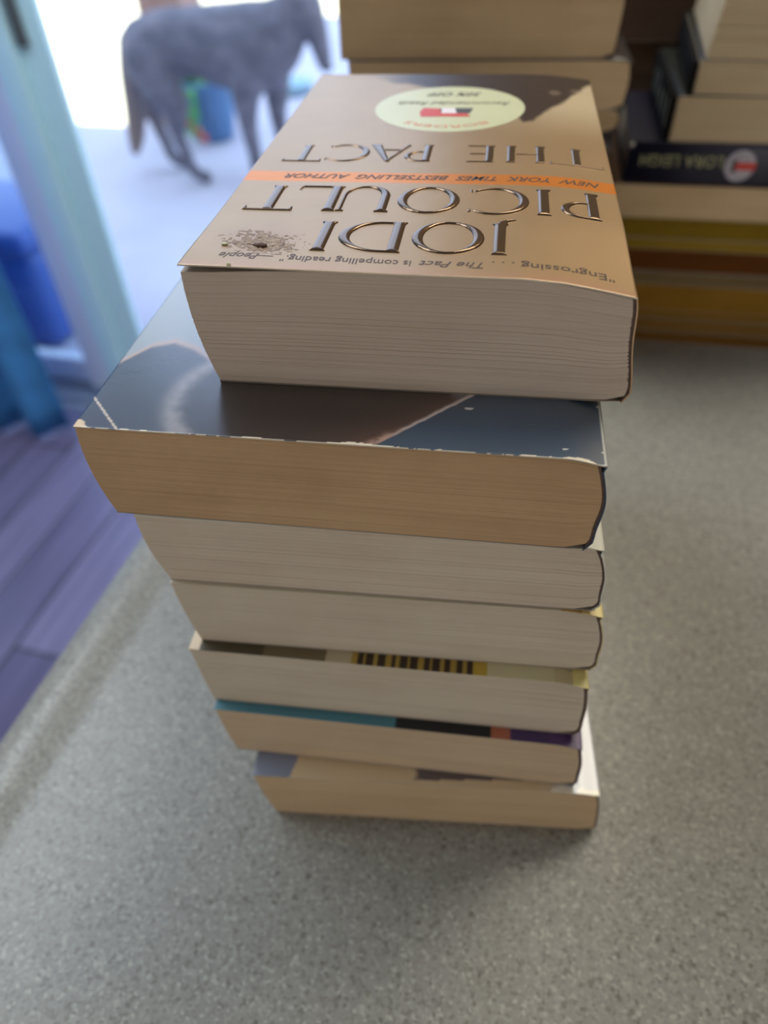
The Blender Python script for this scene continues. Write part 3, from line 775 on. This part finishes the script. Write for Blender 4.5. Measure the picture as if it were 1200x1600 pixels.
# navy book: spine towards the viewer
NV = plain('navy_spine', lin(34, 34, 52), .4, var=.1)
def navy_book():
    root = empty('paperback', (166 * MM, 473 * MM, 115.2 * MM), RY)
    W_, L_, T_ = 178, 112, 25.2
    box_obj('page_block', (.002, .0025, .0006), ((W_ - 2) * MM, (L_ - 2) * MM, (T_ - .6) * MM), tanp2, root)
    bm = bmesh.new(); pr = []
    for k in range(9):
        a = -math.pi / 2 + math.pi * k / 8; pr.append((1.2 - 1.6 * math.cos(a), T_ / 2 + T_ / 2 * math.sin(a) * .98))
    A = [bm.verts.new((0, a * MM, z * MM)) for a, z in pr]; B = [bm.verts.new((W_ * MM, a * MM, z * MM)) for a, z in pr]
    for k in range(8): bm.faces.new((A[k], B[k], B[k + 1], A[k + 1]))
    bm.faces.new(A); bm.faces.new(B[::-1])
    from_bm('spine_cover', bm, NV, root, True)
    box_obj('front_cover', (0, 1.2 * MM, (T_ - .6) * MM), (W_ * MM, L_ * MM, T_ * MM), NV, root)
    box_obj('back_cover', (0, 1.2 * MM, 0), (W_ * MM, L_ * MM, .6 * MM), NV, root)
    # blurred spine lettering and a round white and red picture on the spine
    V, Fc = [], []
    co, fs = text_co('LORA LEIGH', 9.5, 0, 1.05, .15)
    x0, x1 = co[:, 0].min(), co[:, 0].max(); co[:, 0] = (co[:, 0] - x0) / (x1 - x0)
    P = np.stack([58 - co[:, 0] * 50, -.55 - co[:, 2], 14.5 - co[:, 1] * 0 + (3.5 - co[:, 1])], -1)
    from_data('spine_lettering', P * MM, fs, plain('pale_green_lettering', lin(150, 150, 112), .5), root)
    def disc(nm, cx, cz, rx, rz, mat, dep):
        bm = bmesh.new(); n = 28
        a = [bm.verts.new(((cx + rx * math.cos(2 * math.pi * k / n)) * MM, -dep * MM, (cz + rz * math.sin(2 * math.pi * k / n)) * MM)) for k in range(n)]
        b_ = [bm.verts.new((q.co.x, .4 * MM, q.co.z)) for q in a]
        bm.faces.new(a)
        for k in range(n): bm.faces.new((a[k], b_[k], b_[(k + 1) % n], a[(k + 1) % n]))
        return from_bm(nm, bm, mat, root)
    d1 = disc('spine_picture', 68.5, 12.8, 9.0, 9.2, plain('spine_white_print', lin(176, 170, 182), .5, var=.3, scale=300), .55)
    bm = bmesh.new(); add_box(bm, (.066, -.0009, .0105), (.0775, -.0005, .0150)); o = from_bm('red_figure', bm, M['red'], root); o.parent = d1
    bm = bmesh.new(); add_box(bm, (.0635, -.0008, .009), (.0665, -.0005, .0165)); o = from_bm('dark_figure', bm, M['grey'], root); o.parent = d1
    bm = bmesh.new(); bmesh.ops.create_icosphere(bm, subdivisions=2, radius=.0016)
    for q in bm.verts: q.co += Vector((.0014, .0010, T_ * MM - .002))
    from_bm('worn_corner', bm, plain('worn_paper_white', lin(190, 184, 178), .8), root, True)
    tag(root, 'navy paperback with pale lettering and round picture on its spine, back right stack', 'book', GR)
navy_book()
b10, _ = back_book('paperback', (189, 469, 140.6), RY, 140, 120, 25.4, greyp, (40, 42, 36), dk, 'tan paged book with dark lettered left spine resting on the navy paperback', GR, seed=61)
sp10 = box_obj('left_spine', (-.0040, .0005, .0004), (-.0004, .1205, .0252), dk, b10, .0012)
bm = bmesh.new()
for k in range(5): add_box(bm, (-.00405, .008 + .021 * k, .005 + .001 * (k % 2)), (-.00395, .016 + .021 * k, .021 - .002 * (k % 3)))
from_bm('spine_lettering', bm, plain('dull_olive_print', lin(96, 92, 68), .6), sp10)
def spine_left_book():
    # black spine to the left, page edges to the viewer
    b, _ = back_book('paperback', (197, 469, 166.2), math.radians(-16), 130, 140, 18.0, greyp, (30, 30, 28), dk, 'paperback with black spine at its left end, second from top of the back right stack', GR, seed=62)
    box_obj('left_spine', (-.004, .001, .0006), (-.0005, .1405, .0168), dk, b, .0012)
spine_left_book()
back_book('paperback', (199, 468, 184.4), math.radians(-16.5), 128, 140, 40, greyp, (170, 150, 120), dk, 'beige paged book on the top of the back right stack', GR, seed=63, layers=36, shear=-.10)

GM = 'books in the dark middle back stack'
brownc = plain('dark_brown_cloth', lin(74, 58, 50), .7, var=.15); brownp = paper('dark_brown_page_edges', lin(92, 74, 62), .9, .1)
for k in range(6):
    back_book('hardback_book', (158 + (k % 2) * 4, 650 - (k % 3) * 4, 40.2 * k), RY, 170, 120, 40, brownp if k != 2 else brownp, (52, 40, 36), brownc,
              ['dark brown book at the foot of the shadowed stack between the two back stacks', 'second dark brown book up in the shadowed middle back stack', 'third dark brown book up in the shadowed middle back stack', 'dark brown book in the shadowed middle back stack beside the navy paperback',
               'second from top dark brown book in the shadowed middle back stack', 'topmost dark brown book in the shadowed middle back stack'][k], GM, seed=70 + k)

# ------------------------------------------------------------------ curtain, outdoor things
def curtain():
    n, nz = 90, 30; V = []
    for j in range(nz + 1):
        z = 1.20 + (FZ + .012 - 1.20) * j / nz; fl = 1 + .10 * (j / nz) ** 2
        for i in range(n + 1):
            q = i / n
            V.append((-1.30 - .62 * (1 - q) * fl + .015 * (j / nz) ** 3, 1.25 + .026 * math.sin(q * 34 + .4 * math.sin(j * .2)) * (.6 + .6 * j / nz), z))
    Fc = [(j * (n + 1) + i, j * (n + 1) + i + 1, (j + 1) * (n + 1) + i + 1, (j + 1) * (n + 1) + i) for j in range(nz) for i in range(n)]
    o = from_data('curtain', V, Fc, M['curtain'], None, True); o.rotation_euler = (0, 0, ROOM)
    md = o.modifiers.new('cloth', 'SOLIDIFY'); md.thickness = .004
    tag(o, 'blue curtain hanging in folds to the floor left of the sliding door', 'curtain')
curtain()
def bin_():
    root = empty('storage_bin', room(-1.86, 1.86, PZ), ROOM)
    bm = bmesh.new(); add_box(bm, (-.27, -.19, 0), (.27, .19, .34), .05, 4)
    for v in bm.verts:
        k = 1 + .10 * (v.co.z / .34); v.co.x *= k * .93; v.co.y *= k * .93
    from_bm('tub', bm, M['bluebin'], root, True)
    bm = bmesh.new(); add_box(bm, (-.29, -.21, .33), (.29, .21, .41), .035, 4); from_bm('lid', bm, M['bluebin'], root, True)
    tag(root, 'rounded blue plastic storage bin outside behind the fixed glass pane', 'bin')
bin_()

def dog():
    """one continuous body: rounded limbs and trunk fused into a single surface, then smoothed"""
    bm = bmesh.new()
    def chain(pts):
        n = len(pts)
        for k in range(n - 1):
            p0, p1, p2, p3 = (np.array(pts[max(0, min(n - 1, q))], float) for q in (k - 1, k, k + 1, k + 2))
            steps = max(3, int(np.linalg.norm(p2[:3] - p1[:3]) / (.28 * min(p1[3], p2[3]))))
            for t in np.linspace(0, 1, steps + 1):
                q = .5 * (2 * p1 + (p2 - p0) * t + (2 * p0 - 5 * p1 + 4 * p2 - p3) * t * t + (3 * p1 - p0 - 3 * p2 + p3) * t ** 3)
                r = max(q[3], .012)
                bmesh.ops.create_icosphere(bm, subdivisions=2, radius=r, matrix=Matrix.Translation(q[:3]) @ Matrix.Diagonal((1, .86 if r > .09 else 1, 1, 1)))
    chain([(-.255, 0, .535, .122), (-.16, 0, .545, .138), (-.04, 0, .556, .138), (.10, 0, .545, .160), (.24, 0, .540, .176), (.34, 0, .578, .142), (.42, 0, .645, .098), (.495, 0, .690, .082)])
    chain([(.495, 0, .690, .082), (.53, 0, .63, .058), (.553, 0, .555, .044), (.566, 0, .49, .032)])
    chain([(-.33, 0, .55, .060), (-.362, 0, .43, .062), (-.39, 0, .31, .054), (-.425, 0, .18, .044), (-.452, 0, .10, .026)])
    for s_, dx in ((-1, .0), (1, -.20)):
        y = .085 * s_
        chain([(-.235 + dx * .3, .06 * s_, .50, .115), (-.19 + dx * .7, y, .42, .095), (-.135 + dx, y, .335, .066), (-.150 + dx, y, .215, .038), (-.125 + dx, y, .12, .029), (-.105 + dx, y, .05, .029), (-.045 + dx, y, .028, .030)])
        chain([(.46, .06 * s_, .735, .030), (.435, .095 * s_, .68, .026), (.432, .105 * s_, .61, .018)])
    for s_, dx in ((-1, .0), (1, .07)):
        y = .09 * s_
        chain([(.25 + dx * .4, .07 * s_, .50, .10), (.225 + dx, y, .39, .066), (.215 + dx, y, .27, .043), (.225 + dx, y, .15, .034), (.228 + dx, y, .055, .031), (.272 + dx, y, .030, .032)])
    me = bpy.data.meshes.new('dog'); bm.to_mesh(me); bm.free()
    tmp = bpy.data.objects.new('dog_shape', me); COL.objects.link(tmp)
    rm = tmp.modifiers.new('fuse', 'REMESH'); rm.mode = 'VOXEL'; rm.voxel_size = .011; rm.use_smooth_shade = True
    sm = tmp.modifiers.new('smooth', 'SMOOTH'); sm.factor = .5; sm.iterations = 8
    bpy.context.view_layer.update(); dg = bpy.context.evaluated_depsgraph_get()
    out = bpy.data.meshes.new_from_object(tmp.evaluated_get(dg)); bpy.data.objects.remove(tmp); bpy.data.meshes.remove(me)
    out.polygons.foreach_set('use_smooth', [True] * len(out.polygons))
    mt, nt, bs, L = new_mat('grey_brindle_fur')
    v = coords(nt, (3, 3, 6)); f = noise(nt, v, 3, 6, .6)
    c = ramp(nt, f, [(.30, lin(92, 92, 102)), (.6, lin(122, 120, 130)), (.8, lin(146, 138, 140))])
    tc = nt.nodes.new('ShaderNodeTexCoord'); sx = nt.nodes.new('ShaderNodeSeparateXYZ'); L.new(tc.outputs['Object'], sx.inputs[0])
    mr = nt.nodes.new('ShaderNodeMapRange'); mr.inputs[1].default_value = -.30; mr.inputs[2].default_value = -.40; L.new(sx.outputs['X'], mr.inputs[0])
    c = mix(nt, 'MIX', mr.outputs[0], c, lin(146, 128, 116)); L.new(c, bs.inputs['Base Color']); bs.inputs['Roughness'].default_value = .7
    bump(nt, bs, noise(nt, coords(nt, (60, 60, 20)), 3, 4), .3, .01)
    o = link_mesh('dog', out, mt); o.location = room(-1.725, 3.25, PZ + .004); o.rotation_euler = (0, 0, ROOM)
    blk = plain('wet_black', lin(22, 20, 22), .2)
    def ball(name, c, r, sc):
        b_ = bmesh.new(); bmesh.ops.create_icosphere(b_, subdivisions=2, radius=r)
        for v in b_.verts: v.co = Vector((v.co.x * sc[0] + c[0], v.co.y * sc[1] + c[1], v.co.z * sc[2] + c[2]))
        from_bm(name, b_, blk, o, True)
    ball('eye', (.535, -.048, .672), .011, (1, 1, 1)); ball('eye', (.535, .048, .672), .011, (1, 1, 1)); ball('nose', (.585, 0, .478), .018, (.8, 1.1, .8))
    tag(o, 'large grey short haired dog standing side on outside on the patio', 'dog')
dog()

def potted_plant():
    root = empty('potted_plant', room(-2.02, 3.80, PZ), ROOM)
    from_bm('pot', lathe_bm([(.085, 0), (.10, .01), (.135, .17), (.15, .26), (.155, .265), (.155, .295), (.14, .295), (.135, .25), (0, .25)], 36), plain('blue_glazed_pot', lin(92, 132, 172), .35, var=.08), root, True)
    r = random.Random(3); bm = bmesh.new(); bm2 = bmesh.new()
    def leaf(b, base, d, L_, w_):
        d = d.normalized(); side = d.cross(Vector((0, 0, 1))).normalized(); up = side.cross(d)
        a = b.verts.new(base); e = b.verts.new(base + d * L_ * .45 + side * w_ + up * .01); f = b.verts.new(base + d * L_ * .45 - side * w_ + up * .01); g = b.verts.new(base + d * L_ - Vector((0, 0, .02)))
        c = b.verts.new(base + d * L_ * .5 + up * .022); b.faces.new((a, e, c)); b.faces.new((e, g, c)); b.faces.new((g, f, c)); b.faces.new((f, a, c))
    for k in range(70):
        a = r.uniform(0, 2 * math.pi); q = r.uniform(.02, .11)
        leaf(bm, Vector((q * math.cos(a), q * math.sin(a), .26 + r.uniform(0, .10))), Vector((math.cos(a), math.sin(a), r.uniform(-.5, 1.0))), r.uniform(.06, .12), r.uniform(.015, .03))
    for k in range(26):                        # a shoot trailing over the rim towards the house
        z = .28 - k * .008; a = r.uniform(-1, 1)
        leaf(bm, Vector((-.03 + .02 * a, -.165 - .008 * r.random(), z)), Vector((a, -.7, -.3)), .05, .018)
    from_bm('foliage', bm, plain('green_leaves', lin(92, 168, 96), .5, var=.2), root)
    for k in range(3):
        bmf = bmesh.new(); bmesh.ops.create_icosphere(bmf, subdivisions=2, radius=.022)
        for v in bmf.verts: v.co = Vector((v.co.x, v.co.y, v.co.z * .8)) * (1 + .25 * mnoise.noise(v.co * 120)) + Vector((-.03 + .03 * k, -.19, .13 - .035 * k))
        from_bm('flower', bmf, plain('orange_red_petals', lin(214, 92, 60), .5), root, True)
    tag(root, 'blue glazed pot with green trailing plant and orange flowers behind the dog', 'plant')
potted_plant()
def bowl():
    root = lathe_bm([(.09, 0), (.115, .01), (.13, .06), (.135, .062), (.12, .06), (.10, .015), (0, .012)], 36)
    o = from_bm('water_bowl', root, plain('pale_teal_metal', lin(170, 205, 215), .3, .3, var=.05), None, True); o.location = room(-1.90, 4.70, PZ)
    tag(o, 'pale teal water bowl on the patio ahead of the dog', 'bowl')
bowl()
def planter():
    root = empty('wooden_planter', room(-2.28, 4.05, PZ), ROOM)
    wd = plain('weathered_planter_wood', lin(176, 140, 124), .8, var=.15, scale=9)
    for k in range(5):
        box_obj('board', (-.125, -.12, .01 + .16 * k), (.125, .12, .16 + .16 * k), wd, root, .006)
    tag(root, 'tall tan wooden planter box standing behind the dog at the patio edge', 'planter')
planter()
def shrub(loc, s, label, seed):
    r = random.Random(seed); bm = bmesh.new()
    for k in range(60):
        d = Vector((r.gauss(0, 1), r.gauss(0, 1), abs(r.gauss(.6, .6)))).normalized(); b = d * s * .15; side = d.cross(Vector((0, 0, 1.01))).normalized() * s * .07
        a = [bm.verts.new(q) for q in (b, b + d * s * .5 + side, b + d * s * r.uniform(.8, 1.1), b + d * s * .5 - side)]; bm.faces.new(a)
    o = from_bm('weed_tuft', bm, plain('weed_green', lin(84, 120, 70), .6, var=.2)); o.location = loc
    tag(o, label, 'plant')
shrub(room(-4.35, 5.10, PZ - .13), .16, 'small green weed tuft on the bright ground beyond the patio', 4)
shrub(room(-6.2, 7.0, PZ - .13), .45, 'dark green weed clump far out beside the door frame in the glare', 5)
